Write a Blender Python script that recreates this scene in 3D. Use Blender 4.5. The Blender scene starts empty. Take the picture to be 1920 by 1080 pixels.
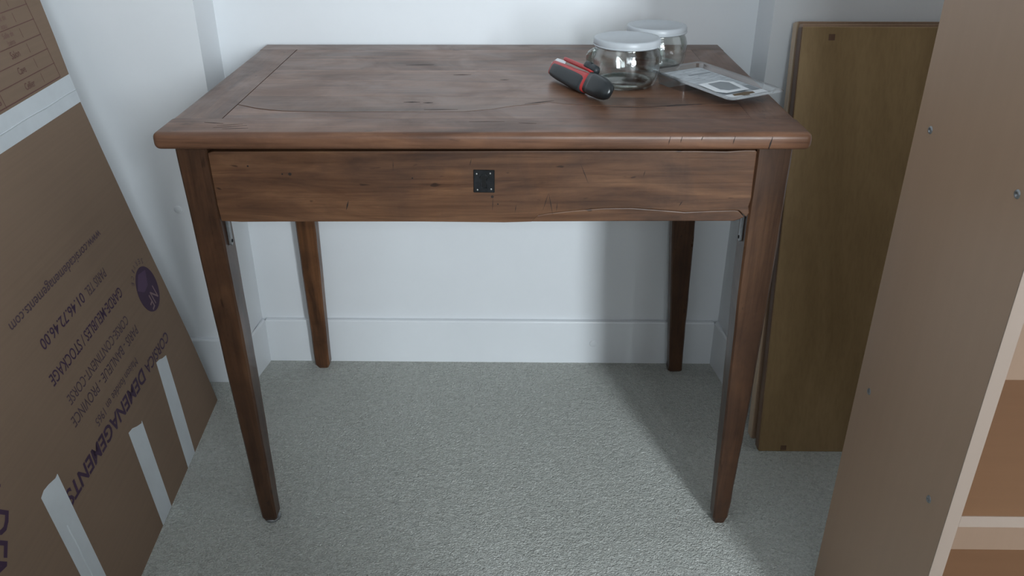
import bpy, bmesh, math, random
from mathutils import Vector, Matrix, noise
random.seed(7)
D = bpy.data
SC = bpy.context.scene
COL = SC.collection

# ------------------------------------------------------------------ camera
F, CX, CY, CZ, RX, RY, RZ = 1580.373, 0.0566, -1.1132, 1.0822, 0.4795, -0.0003, 0.0142
cam = D.cameras.new('camera'); cam.sensor_width = 36.0; cam.lens = F * 36.0 / 1920.0
cam.clip_start = 0.02
cam_o = D.objects.new('camera', cam); COL.objects.link(cam_o)
fw = Vector((-math.sin(RZ) * math.cos(RX), math.cos(RZ) * math.cos(RX), -math.sin(RX)))
rt = Vector((math.cos(RZ), math.sin(RZ), 0)); up = rt.cross(fw)
rt2 = rt * math.cos(RY) + up * math.sin(RY); up2 = up * math.cos(RY) - rt * math.sin(RY)
m3 = Matrix((rt2, up2, -fw)).transposed()
cam_o.matrix_world = Matrix.Translation((CX, CY, CZ)) @ m3.to_4x4()
SC.camera = cam_o

# ------------------------------------------------------------------ world, daylight, exposure
w = D.worlds.new('world'); SC.world = w; w.use_nodes = True
bg = w.node_tree.nodes['Background']
bg.inputs[0].default_value = (0.74, 0.87, 1.0, 1); bg.inputs[1].default_value = 1.0
WX0, WX1, WZ0, WZ1, WY = 1.16, 1.72, 0.65, 2.15, -3.0       # tall window opening in the wall behind the camera
VX0, VX1, VZ0, VZ1 = 0.02, 0.98, 0.95, 2.15                 # unseen second opening beside it, added for weak soft fill light
for nm_, a_, b_, c_, d_, en_ in (('window_daylight', WX0, WX1, WZ0, WZ1, 118.0), ('added_fill_light', VX0, VX1, VZ0, VZ1, 30.0)):  # the second lamp is an added frontal fill
    al = D.lights.new(nm_, 'AREA'); al.shape = 'RECTANGLE'
    al.size = b_ - a_ - 0.12; al.size_y = d_ - c_ - 0.12; al.energy = en_; al.color = (0.87, 0.94, 1.0)
    al_o = D.objects.new(nm_, al); COL.objects.link(al_o)
    al_o.location = ((a_ + b_) / 2, WY - 0.16, (c_ + d_) / 2); al_o.rotation_euler = (math.radians(90), 0, 0)
vs = SC.view_settings
vs.view_transform = 'Standard'; vs.look = 'None'; vs.gamma = 1.0; vs.exposure = 0.12
vs.use_curve_mapping = False

# ------------------------------------------------------------------ materials
def rgb(r, g, b):
    f = lambda c: (c / 255.0 / 12.92) if c / 255.0 <= 0.04045 else ((c / 255.0 + 0.055) / 1.055) ** 2.4
    return (f(r), f(g), f(b), 1.0)

class NT:
    def __init__(s, name):
        s.m = D.materials.new(name); s.m.use_nodes = True; s.t = s.m.node_tree; s.n = s.t.nodes; s.l = s.t.links
        s.b = s.n['Principled BSDF']; s.out = s.n['Material Output']
    def add(s, typ, **kw):
        x = s.n.new(typ)
        for k, v in kw.items():
            if k.startswith('_'): setattr(x, k[1:], v)
            else: x.inputs[k].default_value = v
        return x
    def link(s, a, b): s.l.new(a, b)
    def set(s, **kw):
        for k, v in kw.items(): s.b.inputs[k.replace('_', ' ')].default_value = v
    def coords(s, scale=(1, 1, 1), rot=(0, 0, 0), out='Object', loc=(0, 0, 0)):
        tc = s.add('ShaderNodeTexCoord'); mp = s.add('ShaderNodeMapping')
        mp.inputs['Scale'].default_value = scale; mp.inputs['Rotation'].default_value = rot
        mp.inputs['Location'].default_value = loc
        s.link(tc.outputs[out], mp.inputs['Vector']); return mp.outputs['Vector']
    def noise(s, vec, scale, detail=4, rough=0.55, dist=0.0):
        x = s.add('ShaderNodeTexNoise', Scale=scale, Detail=detail, Roughness=rough, Distortion=dist)
        s.link(vec, x.inputs['Vector']); return x.outputs['Fac']
    def ramp(s, fac, stops):
        x = s.add('ShaderNodeValToRGB'); e = x.color_ramp.elements
        while len(e) < len(stops): e.new(0.5)
        for i, (p, c) in enumerate(stops):
            e[i].position = p; e[i].color = c if len(c) == 4 else (*c, 1)
        s.link(fac, x.inputs['Fac']); return x.outputs['Color']
    def mix(s, a, b, fac, mode='MIX'):
        x = s.add('ShaderNodeMix', _data_type='RGBA', _blend_type=mode)
        for v, k in ((a, 6), (b, 7), (fac, 0)):
            if hasattr(v, 'is_linked'): s.link(v, x.inputs[k])
            else: x.inputs[k].default_value = v
        return x.outputs[2]
    def bump(s, h, strength=0.3, dist=0.002):
        x = s.add('ShaderNodeBump', Strength=strength, Distance=dist)
        s.link(h, x.inputs['Height']); s.link(x.outputs['Normal'], s.b.inputs['Normal'])
    def col(s, c): s.link(c, s.b.inputs['Base Color'])

def wood(name, dark, mid, light, axis='X', rough=0.36, stain=0.55, seed=0.0, coat=0.0, spots=0.5):
    t = NT(name)
    sc = {'X': (2.2, 15, 15), 'Y': (15, 2.2, 15), 'Z': (15, 15, 2.2)}[axis]
    v = t.coords(sc, loc=(seed, seed * 1.7, seed * 0.6))
    g = t.noise(v, 1.6, 7, 0.62, 1.1)
    c = t.ramp(g, [(0.28, dark), (0.50, mid), (0.74, light)])
    sc2 = {'X': (6, 260, 260), 'Y': (260, 6, 260), 'Z': (260, 260, 6)}[axis]
    v2 = t.coords(sc2)
    fine = t.noise(v2, 1.0, 3, 0.6, 0.4)
    pores = t.ramp(fine, [(0.34, (0.62, 0.58, 0.55)), (0.50, (1, 1, 1))])
    c = t.mix(c, pores, 0.55, 'MULTIPLY')
    v3 = t.coords((1, 1, 1), loc=(seed, -seed, seed))
    big = t.noise(v3, 9.0, 5, 0.6, 0.8)
    st = t.ramp(big, [(0.34, (0.50, 0.47, 0.47)), (0.58, (1, 1, 1))])
    c = t.mix(c, st, stain, 'MULTIPLY')
    sc4 = {'X': (28, 80, 80), 'Y': (80, 28, 80), 'Z': (80, 80, 28)}[axis]
    v4 = t.coords(sc4, loc=(seed * 2, 0, seed))
    sp = t.noise(v4, 1.0, 2, 0.5, 0.3)
    spr = t.ramp(sp, [(0.26, (0.25, 0.23, 0.24)), (0.31, (1, 1, 1))])
    c = t.mix(c, spr, spots, 'MULTIPLY')
    t.col(c)
    rr = t.ramp(big, [(0.3, (rough * 1.35,) * 3), (0.7, (rough * 0.85,) * 3)])
    t.link(rr, t.b.inputs['Roughness'])
    mm = t.add('ShaderNodeMath', _operation='ADD'); t.link(fine, mm.inputs[0]); t.link(g, mm.inputs[1])
    t.bump(mm.outputs[0], 0.12, 0.0010)
    t.set(Specular_IOR_Level=0.40, Coat_Weight=coat, Coat_Roughness=0.25)
    return t.m

def plain(name, c, rough=0.5, metal=0.0, spec=0.5, nscale=0, namp=0.1, bump=0, bscale=60):
    t = NT(name); t.set(Roughness=rough, Metallic=metal, Specular_IOR_Level=spec)
    if nscale:
        f = t.noise(t.coords(), nscale, 5, 0.6)
        a = tuple(min(1, x * (1 - namp)) for x in c[:3]) + (1,); b2 = tuple(min(1, x * (1 + namp)) for x in c[:3]) + (1,)
        t.col(t.ramp(f, [(0.3, a), (0.7, b2)]))
    else: t.b.inputs['Base Color'].default_value = c
    if bump: t.bump(t.noise(t.coords(), bscale, 4, 0.6), bump, 0.001)
    return t.m

M = {}
M['wall'] = plain('white_wall_paint', (0.79, 0.812, 0.835, 1), 0.45, nscale=3.0, namp=0.025, bump=0.08, bscale=90)
M['skirting'] = plain('white_gloss_paint', (0.79, 0.815, 0.84, 1), 0.35, nscale=5, namp=0.02, bump=0.05, bscale=40)
M['ceiling'] = plain('ceiling_paint', (0.60, 0.60, 0.60, 1), 0.9)
M['wall_far'] = plain('taupe_wall_paint', (0.50, 0.485, 0.465, 1), 0.6, nscale=3.0, namp=0.03)

def carpet():
    t = NT('looped_carpet')
    v = t.coords((1, 1.35, 1))
    n1 = t.noise(v, 140, 3, 0.55, 1.5)
    n2 = t.noise(v, 70, 2, 0.5, 0.6)
    n3 = t.noise(t.coords(), 3.0, 3, 0.5)
    vo = t.add('ShaderNodeTexVoronoi', Scale=330.0, _feature='F1'); t.link(v, vo.inputs['Vector'])
    c = t.ramp(n1, [(0.30, (0.50, 0.51, 0.47)), (0.55, (0.70, 0.71, 0.665)), (0.8, (0.80, 0.81, 0.765))])
    c2 = t.ramp(n3, [(0.3, (0.93, 0.93, 0.92)), (0.7, (1, 1, 1))])
    t.col(t.mix(c, c2, 1.0, 'MULTIPLY'))
    a = t.add('ShaderNodeMath', _operation='MULTIPLY'); a.inputs[1].default_value = 0.7; t.link(n2, a.inputs[0])
    b = t.add('ShaderNodeMath', _operation='ADD'); t.link(n1, b.inputs[0]); t.link(a.outputs[0], b.inputs[1])
    d = t.add('ShaderNodeMath', _operation='MULTIPLY'); d.inputs[1].default_value = -0.5; t.link(vo.outputs['Distance'], d.inputs[0])
    e = t.add('ShaderNodeMath', _operation='ADD'); t.link(b.outputs[0], e.inputs[0]); t.link(d.outputs[0], e.inputs[1])
    t.bump(e.outputs[0], 0.9, 0.008)
    t.set(Roughness=0.95, Specular_IOR_Level=0.15, Sheen_Weight=0.15)
    return t.m
M['carpet'] = carpet()

M['top_x'] = wood('walnut_top_long_grain', (0.0830, 0.0386, 0.0228), (0.1610, 0.0773, 0.0442), (0.2440, 0.1218, 0.0699), 'X', 0.33, 0.5, 0.3)
M['top_x2'] = wood('walnut_top_plank', (0.0927, 0.0420, 0.0250), (0.1806, 0.0865, 0.0486), (0.2635, 0.1344, 0.0773), 'X', 0.33, 0.5, 2.1)
M['top_x3'] = wood('walnut_top_plank_greyer', (0.0830, 0.0420, 0.0265), (0.1513, 0.0773, 0.0471), (0.2147, 0.1134, 0.0692), 'X', 0.33, 0.5, 4.7)
M['top_y'] = wood('walnut_top_end_grain', (0.0878, 0.0420, 0.0250), (0.1610, 0.0781, 0.0456), (0.2245, 0.1159, 0.0677), 'Y', 0.33, 0.45, 1.3)
M['edge'] = M['top_x']
M['drawer'] = wood('walnut_drawer_front', (0.0486, 0.0222, 0.0124), (0.1180, 0.0553, 0.0285), (0.2014, 0.1009, 0.0508), 'X', 0.38, 0.6, 6.2, spots=0.8)
M['leg'] = wood('dark_walnut_leg', (0.0355, 0.0168, 0.0098), (0.0775, 0.0365, 0.0195), (0.1227, 0.0597, 0.0299), 'Z', 0.30, 0.5, 3.1)
M['leg_orange'] = wood('orange_walnut_leg', (0.0382, 0.0169, 0.0087), (0.1389, 0.0599, 0.0260), (0.2222, 0.1009, 0.0434), 'Z', 0.32, 0.8, 5.5)
M['scratch'] = plain('dark_scratch', (0.018, 0.011, 0.009, 1), 0.8)
M['iron'] = plain('blackened_iron', (0.020, 0.021, 0.023, 1), 0.42, 0.6, nscale=60, namp=0.4, bump=0.25, bscale=200)
M['hole'] = plain('keyhole_dark', (0.003, 0.003, 0.003, 1), 0.9)
M['nail'] = plain('bright_nail_head', (0.45, 0.45, 0.44, 1), 0.35, 0.9)
M['steel'] = plain('grey_steel', (0.30, 0.31, 0.32, 1), 0.4, 0.7, nscale=80, namp=0.2)

def cardboard():
    t = NT('brown_corrugated_cardboard')
    v = t.coords((1, 1, 1))
    n = t.noise(v, 3.0, 4, 0.5)
    fl = t.noise(t.coords((2, 2, 190)), 1.0, 2, 0.5)
    c = t.ramp(n, [(0.3, (0.215, 0.145, 0.100)), (0.7, (0.240, 0.163, 0.112))])
    c = t.mix(c, t.ramp(fl, [(0.3, (0.94, 0.94, 0.94)), (0.7, (1, 1, 1))]), 1.0, 'MULTIPLY')
    t.col(c); t.set(Roughness=0.75, Specular_IOR_Level=0.25)
    t.bump(n, 0.05, 0.004)
    return t.m
M['card'] = cardboard()
M['card_edge'] = plain('pale_cardboard_edge', (0.52, 0.46, 0.40, 1), 0.8)
M['tape'] = plain('white_packing_tape', (0.62, 0.655, 0.68, 1), 0.32, nscale=14, namp=0.06, bump=0.12, bscale=25)
M['purple'] = plain('purple_print', (0.045, 0.017, 0.048, 1), 0.7)
M['purple_soft'] = plain('faded_purple_print', (0.068, 0.038, 0.052, 1), 0.7)
M['purple_lite'] = plain('pale_purple_print', (0.085, 0.042, 0.092, 1), 0.7)
M['nf'] = plain('cardboard_showing_through_print', (0.24, 0.16, 0.16, 1), 0.7)
M['redbrown'] = plain('red_brown_print', (0.125, 0.048, 0.040, 1), 0.75)
M['redbrown_soft'] = plain('faded_red_brown_print', (0.175, 0.085, 0.070, 1), 0.75)

def melamine(name, c, ax='Z', amp=0.05):
    t = NT(name)
    sc = {'Z': (60, 60, 2), 'X': (2, 60, 60), 'Y': (60, 2, 60)}[ax]
    n = t.noise(t.coords(sc), 1.0, 4, 0.6, 0.5)
    a = tuple(x * (1 - amp) for x in c); b = tuple(x * (1 + amp) for x in c)
    t.col(t.ramp(n, [(0.3, a), (0.7, b)])); t.set(Roughness=0.42, Specular_IOR_Level=0.45)
    return t.m
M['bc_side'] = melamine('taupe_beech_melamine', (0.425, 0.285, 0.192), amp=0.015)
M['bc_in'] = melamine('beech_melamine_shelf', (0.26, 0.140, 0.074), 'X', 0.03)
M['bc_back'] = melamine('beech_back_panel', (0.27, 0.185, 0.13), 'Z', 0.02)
M['bc_edge'] = plain('pale_edge_band', (0.270, 0.205, 0.165, 1), 0.45)
def ply(name, a, b, seed):
    t = NT(name)
    n = t.noise(t.coords((7, 7, 0.9), loc=(seed, 0, 0)), 1.0, 4, 0.55, 1.2)
    f = t.noise(t.coords((160, 160, 5)), 1.0, 3, 0.6)
    c = t.ramp(n, [(0.36, a), (0.5, tuple((x + y) / 2 for x, y in zip(a, b))), (0.66, b)])
    c = t.mix(c, t.ramp(f, [(0.3, (0.88, 0.87, 0.86)), (0.6, (1, 1, 1))]), 1.0, 'MULTIPLY')
    t.col(c); t.set(Roughness=0.42, Specular_IOR_Level=0.4); t.bump(f, 0.06, 0.0006)
    return t.m
M['ply'] = ply('olive_brown_plywood', (0.265, 0.172, 0.080), (0.375, 0.252, 0.125), 1.0)
M['ply_edge'] = ply('reddish_wood_lipping', (0.13, 0.070, 0.042), (0.20, 0.115, 0.070), 4.0)
M['ply_pale'] = ply('pale_wood_edge', (0.50, 0.37, 0.25), (0.58, 0.44, 0.31), 7.0)
M['ply_red'] = ply('reddish_plywood', (0.26, 0.165, 0.105), (0.36, 0.235, 0.155), 3.0)

def glass(name, tint=(0.93, 0.97, 0.95, 1), rough=0.02, bump=0.0, bscale=120, ior=1.45, base=0.05):
    t = NT(name); t.n.remove(t.b)
    tr = t.add('ShaderNodeBsdfTransparent'); tr.inputs[0].default_value = tint
    gl = t.add('ShaderNodeBsdfGlossy'); gl.inputs['Roughness'].default_value = rough
    fr = t.add('ShaderNodeLayerWeight'); fr.inputs['Blend'].default_value = 0.5
    pw = t.add('ShaderNodeMath', _operation='POWER'); pw.inputs[1].default_value = 3.2; t.link(fr.outputs['Facing'], pw.inputs[0])
    ad = t.add('ShaderNodeMath', _operation='MULTIPLY_ADD', _use_clamp=True); ad.inputs[1].default_value = 0.75; ad.inputs[2].default_value = base
    t.link(pw.outputs[0], ad.inputs[0])
    mx = t.add('ShaderNodeMixShader'); t.link(ad.outputs[0], mx.inputs[0]); t.link(tr.outputs[0], mx.inputs[1]); t.link(gl.outputs[0], mx.inputs[2])
    if bump:
        h = t.noise(t.coords(), bscale, 3, 0.6, 0.6)
        bp = t.add('ShaderNodeBump', Strength=bump, Distance=0.003); t.link(h, bp.inputs['Height'])
        t.link(bp.outputs[0], gl.inputs['Normal'])
    t.link(mx.outputs[0], t.out.inputs['Surface'])
    return t.m
M['glass'] = glass('clear_embossed_glass', (0.965, 0.98, 0.972, 1), 0.006, 0.16, 120, 1.5, 0.09)
M['glass_base'] = glass('thick_greenish_glass', (0.82, 0.90, 0.87, 1), 0.02, 0.6, 200, 1.55, 0.30)
M['pane'] = glass('window_pane', (0.97, 0.98, 0.98, 1), 0.0)
M['clear'] = glass('clear_plastic', (0.80, 0.815, 0.83, 1), 0.14, 0.0, 60, 1.5, 0.24)
tl = NT('translucent_white_plastic'); tl.set(Roughness=0.35, Specular_IOR_Level=0.5)
tl.b.inputs['Base Color'].default_value = (0.46, 0.485, 0.51, 1); tl.b.inputs['Transmission Weight'].default_value = 0.0
tl.b.inputs['Subsurface Weight'].default_value = 0.0
M['lid'] = tl.m
M['knife_black'] = plain('black_rubber_grip', (0.022, 0.027, 0.031, 1), 0.45, bump=0.05, bscale=300)
M['knife_cap'] = plain('black_glossy_plastic', (0.014, 0.017, 0.019, 1), 0.28)
M['knife_red'] = plain('red_plastic', (0.50, 0.035, 0.035, 1), 0.38)
M['blade'] = plain('cutter_blade_steel', (0.75, 0.76, 0.77, 1), 0.25, 1.0)
def insert_mat():
    t = NT('printed_card_insert')
    n = t.noise(t.coords((260, 40, 1)), 1.0, 3, 0.6)
    t.col(t.ramp(n, [(0.35, (0.30, 0.325, 0.35)), (0.55, (0.50, 0.53, 0.56))])); t.set(Roughness=0.4)
    return t.m
M['insert'] = insert_mat()
M['insert_white'] = plain('white_printed_card', (0.78, 0.80, 0.82, 1), 0.4)
M['insert_grey'] = plain('grey_printed_card', (0.24, 0.26, 0.28, 1), 0.45)
M['brown_hole'] = plain('brown_hang_hole', (0.14, 0.09, 0.045, 1), 0.6)

# ------------------------------------------------------------------ mesh helpers
def obj(name, bm, mat, parent=None, smooth=False, loc=None, rot=None):
    bmesh.ops.recalc_face_normals(bm, faces=bm.faces)
    me = D.meshes.new(name); bm.to_mesh(me); bm.free()
    if smooth:
        for p in me.polygons: p.use_smooth = True
    for m in (mat if isinstance(mat, (list, tuple)) else [mat]): me.materials.append(m)
    o = D.objects.new(name, me); COL.objects.link(o)
    if parent: o.parent = parent
    if loc: o.location = loc
    if rot: o.rotation_euler = rot
    return o
def tag(o, label, cat, group=None):
    o['label'] = label; o['category'] = cat
    if group: o['group'] = group
    return o
def thing(name, label, cat, loc=(0, 0, 0), rotz=0, group=None):
    o = D.objects.new(name, None); COL.objects.link(o); o.location = loc; o.rotation_euler = (0, 0, rotz)
    return tag(o, label, cat, group)
def struct(o): o['kind'] = 'structure'; return o
def box_bm(x0, x1, y0, y1, z0, z1, bm=None):
    bm = bm or bmesh.new()
    vs_ = [bm.verts.new((x, y, z)) for z in (z0, z1) for y in (y0, y1) for x in (x0, x1)]
    for f in ((0, 2, 3, 1), (4, 5, 7, 6), (0, 1, 5, 4), (2, 6, 7, 3), (0, 4, 6, 2), (1, 3, 7, 5)):
        bm.faces.new([vs_[i] for i in f])
    return bm
def bevel(bm, off, seg=2, edges=None):
    bmesh.ops.recalc_face_normals(bm, faces=bm.faces)
    bmesh.ops.bevel(bm, geom=list(edges if edges is not None else bm.edges), offset=off, segments=seg, affect='EDGES', profile=0.5)
    return bm
def box(name, x0, x1, y0, y1, z0, z1, mat, parent=None, bev=0.0, seg=2):
    bm = box_bm(x0, x1, y0, y1, z0, z1)
    if bev: bevel(bm, bev, seg)
    return obj(name, bm, mat, parent)
def prism_bm(pts, z0, z1, plane='xy', bm=None):
    """polygon extruded: plane xy -> along z, xz -> along y (z0,z1 are y)"""
    bm = bm or bmesh.new()
    mk = (lambda a, b, c: (a, b, c)) if plane == 'xy' else (lambda a, b, c: (a, c, b)) if plane == 'xz' else (lambda a, b, c: (c, a, b))
    lo = [bm.verts.new(mk(a, b, z0)) for a, b in pts]; hi = [bm.verts.new(mk(a, b, z1)) for a, b in pts]
    bm.faces.new(lo[::-1]); bm.faces.new(hi)
    n = len(pts)
    for i in range(n): bm.faces.new((lo[i], lo[(i + 1) % n], hi[(i + 1) % n], hi[i]))
    return bm
def lathe_bm(profile, seg=48, bm=None, closed=False):
    bm = bm or bmesh.new(); rings = []
    for r, z in profile:
        if r < 1e-6: rings.append([bm.verts.new((0, 0, z))])
        else: rings.append([bm.verts.new((r * math.cos(2 * math.pi * i / seg), r * math.sin(2 * math.pi * i / seg), z)) for i in range(seg)])
    pairs = list(zip(rings[:-1], rings[1:])) + ([(rings[-1], rings[0])] if closed else [])
    for a, b in pairs:
        for i in range(seg):
            j = (i + 1) % seg
            if len(a) == 1 and len(b) == 1: continue
            if len(a) == 1: bm.faces.new((a[0], b[i], b[j]))
            elif len(b) == 1: bm.faces.new((a[i], a[j], b[0]))
            else: bm.faces.new((a[i], a[j], b[j], b[i]))
    return bm
def tube_bm(pts, r, seg=10, bm=None, flat=1.0):
    bm = bm or bmesh.new(); pts = [Vector(p) for p in pts]; rings = []
    for k, p in enumerate(pts):
        t = (pts[min(k + 1, len(pts) - 1)] - pts[max(k - 1, 0)]).normalized()
        a = t.cross(Vector((0.31, 0.2, 0.93))).normalized(); b = t.cross(a)
        rr = r[k] if isinstance(r, (list, tuple)) else r
        rings.append([bm.verts.new(p + a * rr * math.cos(2 * math.pi * i / seg) + b * rr * flat * math.sin(2 * math.pi * i / seg)) for i in range(seg)])
    for a, b in zip(rings[:-1], rings[1:]):
        for i in range(seg): bm.faces.new((a[i], a[(i + 1) % seg], b[(i + 1) % seg], b[i]))
    bm.faces.new(rings[0][::-1]); bm.faces.new(rings[-1])
    return bm

# ------------------------------------------------------------------ the room
XL, XR, YB, ZC = -0.875, 2.95, WY, 2.5
struct(obj('floor', box_bm(XL - 0.1, XR + 0.1, YB - 0.12, 0.75, -0.05, 0.0), M['carpet']))
struct(obj('ceiling', box_bm(XL - 0.1, XR + 0.1, YB - 0.12, 0.75, ZC, ZC + 0.08), M['ceiling']))
NW = 0.597
struct(obj('wall_back', prism_bm([(XL, 0.504), (-0.556, 0.504), (-0.552, NW), (0.511, NW), (0.517, 0.510), (XR, 0.510), (XR, 0.75), (XL, 0.75)], 0, ZC), M['wall']))
struct(obj('wall_left', box_bm(XL - 0.1, XL, YB - 0.12, 0.75, 0, ZC), M['wall']))
struct(obj('wall_right', box_bm(XR, XR + 0.1, YB - 0.12, 0.75, 0, ZC), M['wall_far']))
bm = box_bm(XL, VX0, YB - 0.12, YB, 0, ZC); box_bm(VX1, WX0, YB - 0.12, YB, 0, ZC, bm); box_bm(WX1, XR, YB - 0.12, YB, 0, ZC, bm)
for a_, b_, c_, d_ in ((WX0, WX1, WZ0, WZ1), (VX0, VX1, VZ0, VZ1)):
    box_bm(a_, b_, YB - 0.12, YB, 0, c_, bm); box_bm(a_, b_, YB - 0.12, YB, d_, ZC, bm)
struct(obj('wall_front', bm, M['wall_far']))
struct(box('added_shade_partition', XL, 0.60, -1.62, -1.50, 0, 0.95, M['wall_far']))      # unseen waist-high blocker, added behind the camera to shade the lower left
for nm_, X0, X1, Z0, Z1 in (('window_1', WX0, WX1, WZ0, WZ1), ('added_fill_window', VX0, VX1, VZ0, VZ1)):
    win = D.objects.new(nm_, None); COL.objects.link(win); struct(win)
    bm = bmesh.new()
    for a in ((X0, X0 + 0.05, Z0, Z1), (X1 - 0.05, X1, Z0, Z1), (X0, X1, Z0, Z0 + 0.05), (X0, X1, Z1 - 0.05, Z1)):
        box_bm(a[0], a[1], YB - 0.09, YB - 0.03, a[2], a[3], bm)
    obj('window_frame', bm, M['skirting'], win)
    box('window_pane', X0 + 0.05, X1 - 0.05, YB - 0.062, YB - 0.058, Z0 + 0.05, Z1 - 0.05, M['pane'], win)

# skirting boards (face planes measured from the carpet line)
def skirting(name, pts, back, h=0.112, z_top_round=0.004):
    poly = pts + back
    bm = prism_bm(poly, 0.0, h)
    top = [e for e in bm.edges if all(abs(v.co.z - h) < 1e-6 for v in e.verts)]
    bevel(bm, z_top_round, 2, top)
    return struct(obj(name, bm, M['skirting']))
skirting('baseboard_back', [(-0.5428, 0.585), (0.5012, 0.585)], [(0.5012, 0.6), (-0.5428, 0.6)])
skirting('baseboard_left', [(XL, 0.492), (-0.5555, 0.492), (-0.5425, 0.586)], [(-0.553, 0.598), (-0.560, 0.508), (XL, 0.508)])
skirting('baseboard_right', [(0.501, 0.586), (0.5145, 0.499), (XR, 0.499)], [(XR, 0.515), (0.520, 0.515), (0.512, 0.598)])
for p, ax in (((-0.6594, 0.5035, 0.4199), 0), ((0.2227, 0.5845, 0.0537), 0)):
    bm = lathe_bm([(0, 0.0012), (0.0075, 0.0012), (0.0085, 0.0004), (0.0085, -0.002)], 24)
    for v in bm.verts: v.co = Vector((v.co.x, -v.co.z, v.co.y))
    par = D.objects['wall_back'] if p[2] > 0.2 else D.objects['baseboard_back']
    obj('screw_cap', bm, M['skirting'], par, True, p)

# ------------------------------------------------------------------ old walnut table
TYAW = 0.0115
tbl = thing('writing_table', 'old worn walnut writing table with one wide drawer and tapered legs', 'table', (0, 0, 0), TYAW)
TZ, TB = 0.740, 0.7155
TX = 0.4480; SJ = 0.0712; BJ = 0.5405; YBK = 0.591; LJ = -0.3745; RJ = 0.3845
def rounded_board(name, x0, x1, y0, y1, mat, big, small=0.0012, sides='F', z1=TZ):
    """plank with its outer edges rounded over: sides is a set of F B L R"""
    bm = box_bm(x0, x1, y0, y1, TB, z1)
    bmesh.ops.recalc_face_normals(bm, faces=bm.faces)
    def outer(e):
        a, b = e.verts[0].co, e.verts[1].co
        for s, ax, val in (('F', 1, y0), ('B', 1, y1), ('L', 0, x0), ('R', 0, x1)):
            if s in sides and abs(a[ax] - val) < 1e-6 and abs(b[ax] - val) < 1e-6: 
                if abs(a.z - b.z) > 1e-6:
                    xo = ('L' in sides and abs(a.x - x0) < 1e-6) or ('R' in sides and abs(a.x - x1) < 1e-6)
                    yo = ('F' in sides and abs(a.y - y0) < 1e-6) or ('B' in sides and abs(a.y - y1) < 1e-6)
                    return xo and yo
                return True
        return False
    es = [e for e in bm.edges if outer(e)]
    bevel(bm, big, 5, es)
    o = obj(name, bm, mat, tbl, True); o.data.set_sharp_from_angle(angle=math.radians(35)); return o
def wavy_plank(name, front, backy, mat, z1=TZ, gap=0.0005):
    """front: list of (x,y) left->right, backy: list of (x,y) left->right"""
    pts = [(x, y + gap) for x, y in front] + [(x, y - gap) for x, y in backy[::-1]]
    bm = prism_bm(pts, TB + 0.001, z1)
    return obj(name, bm, mat, tbl)
rounded_board('front_rail', -TX - 0.004, TX + 0.004, 0.0, SJ - 0.0002, M['top_x'], 0.0085, sides='FLR')
rounded_board('back_rail', -TX, TX, BJ + 0.00003, YBK, M['top_x3'], 0.004, sides='BLR')
rounded_board('end_board', -TX - 0.002, LJ - 0.0015, SJ + 0.0001, BJ - 0.0004, M['top_y'], 0.0085, sides='L')
rounded_board('end_board', RJ + 0.0003, TX + 0.002, SJ + 0.0001, BJ - 0.0004, M['top_y'], 0.0085, sides='R')
crack = [(-0.3745, 0.1457), (-0.362, 0.138), (-0.3416, 0.1249), (-0.320, 0.116), (-0.2983, 0.1105), (-0.255, 0.1065), (-0.2106, 0.105), (-0.164, 0.1068),
         (-0.085, 0.1052), (-0.03, 0.1075), (0.01, 0.120), (0.045, 0.140), (0.0808, 0.1494), (0.0976, 0.1597), (0.118, 0.150), (0.15, 0.143), (0.1931, 0.1406),
         (0.2521, 0.1318), (0.285, 0.139), (0.3073, 0.1460), (0.345, 0.1485), (0.3845, 0.149)]
cgap = [max(0.0016, 1.7 * g) for g in [0.0013, 0.0018, 0.0022, 0.0022, 0.0018, 0.0014, 0.0012, 0.001, 0.0009, 0.0008, 0.0009, 0.0011, 0.0013, 0.0012, 0.0009, 0.0011, 0.0014, 0.0016, 0.001, 0.0006, 0.0003, 0.0002]]
wavy_plank('plank', [(LJ, SJ), (RJ, SJ)], [(x, y - g * 0.5) for (x, y), g in zip(crack, cgap)], M['top_x2'], gap=0.0001)
p2 = [(LJ, 0.197), (-0.31, 0.1956), (-0.1, 0.190), (0.1, 0.187), (RJ, 0.186)]
wavy_plank('plank', [(x, y + g * 0.5) for (x, y), g in zip(crack, cgap)], p2, M['top_x3'], TZ, 0.00003)
p3 = [(LJ, 0.3725), (-0.2, 0.371), (0.0, 0.3688), (0.2, 0.367), (RJ, 0.366)]
wavy_plank('plank', p2, p3, M['top_x2'], TZ, 0.00003)
wavy_plank('plank', p3, [(LJ, BJ), (RJ, BJ)], M['top_x'], TZ, 0.00004)

# frame under the top
box('side_apron', -0.432, -0.412, 0.08, 0.555, 0.597, TB + 0.0005, M['leg'], tbl, 0.001)
box('side_apron', 0.412, 0.432, 0.08, 0.555, 0.597, TB + 0.0005, M['leg'], tbl, 0.001)
box('back_apron', -0.385, 0.385, 0.560, 0.580, 0.597, TB + 0.0005, M['leg'], tbl, 0.001)
box('drawer_runner', -0.412, -0.372, 0.085, 0.55, 0.600, 0.612, M['leg'], tbl, 0.001)
box('drawer_runner', 0.372, 0.412, 0.085, 0.55, 0.600, 0.612, M['leg'], tbl, 0.001)

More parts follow.
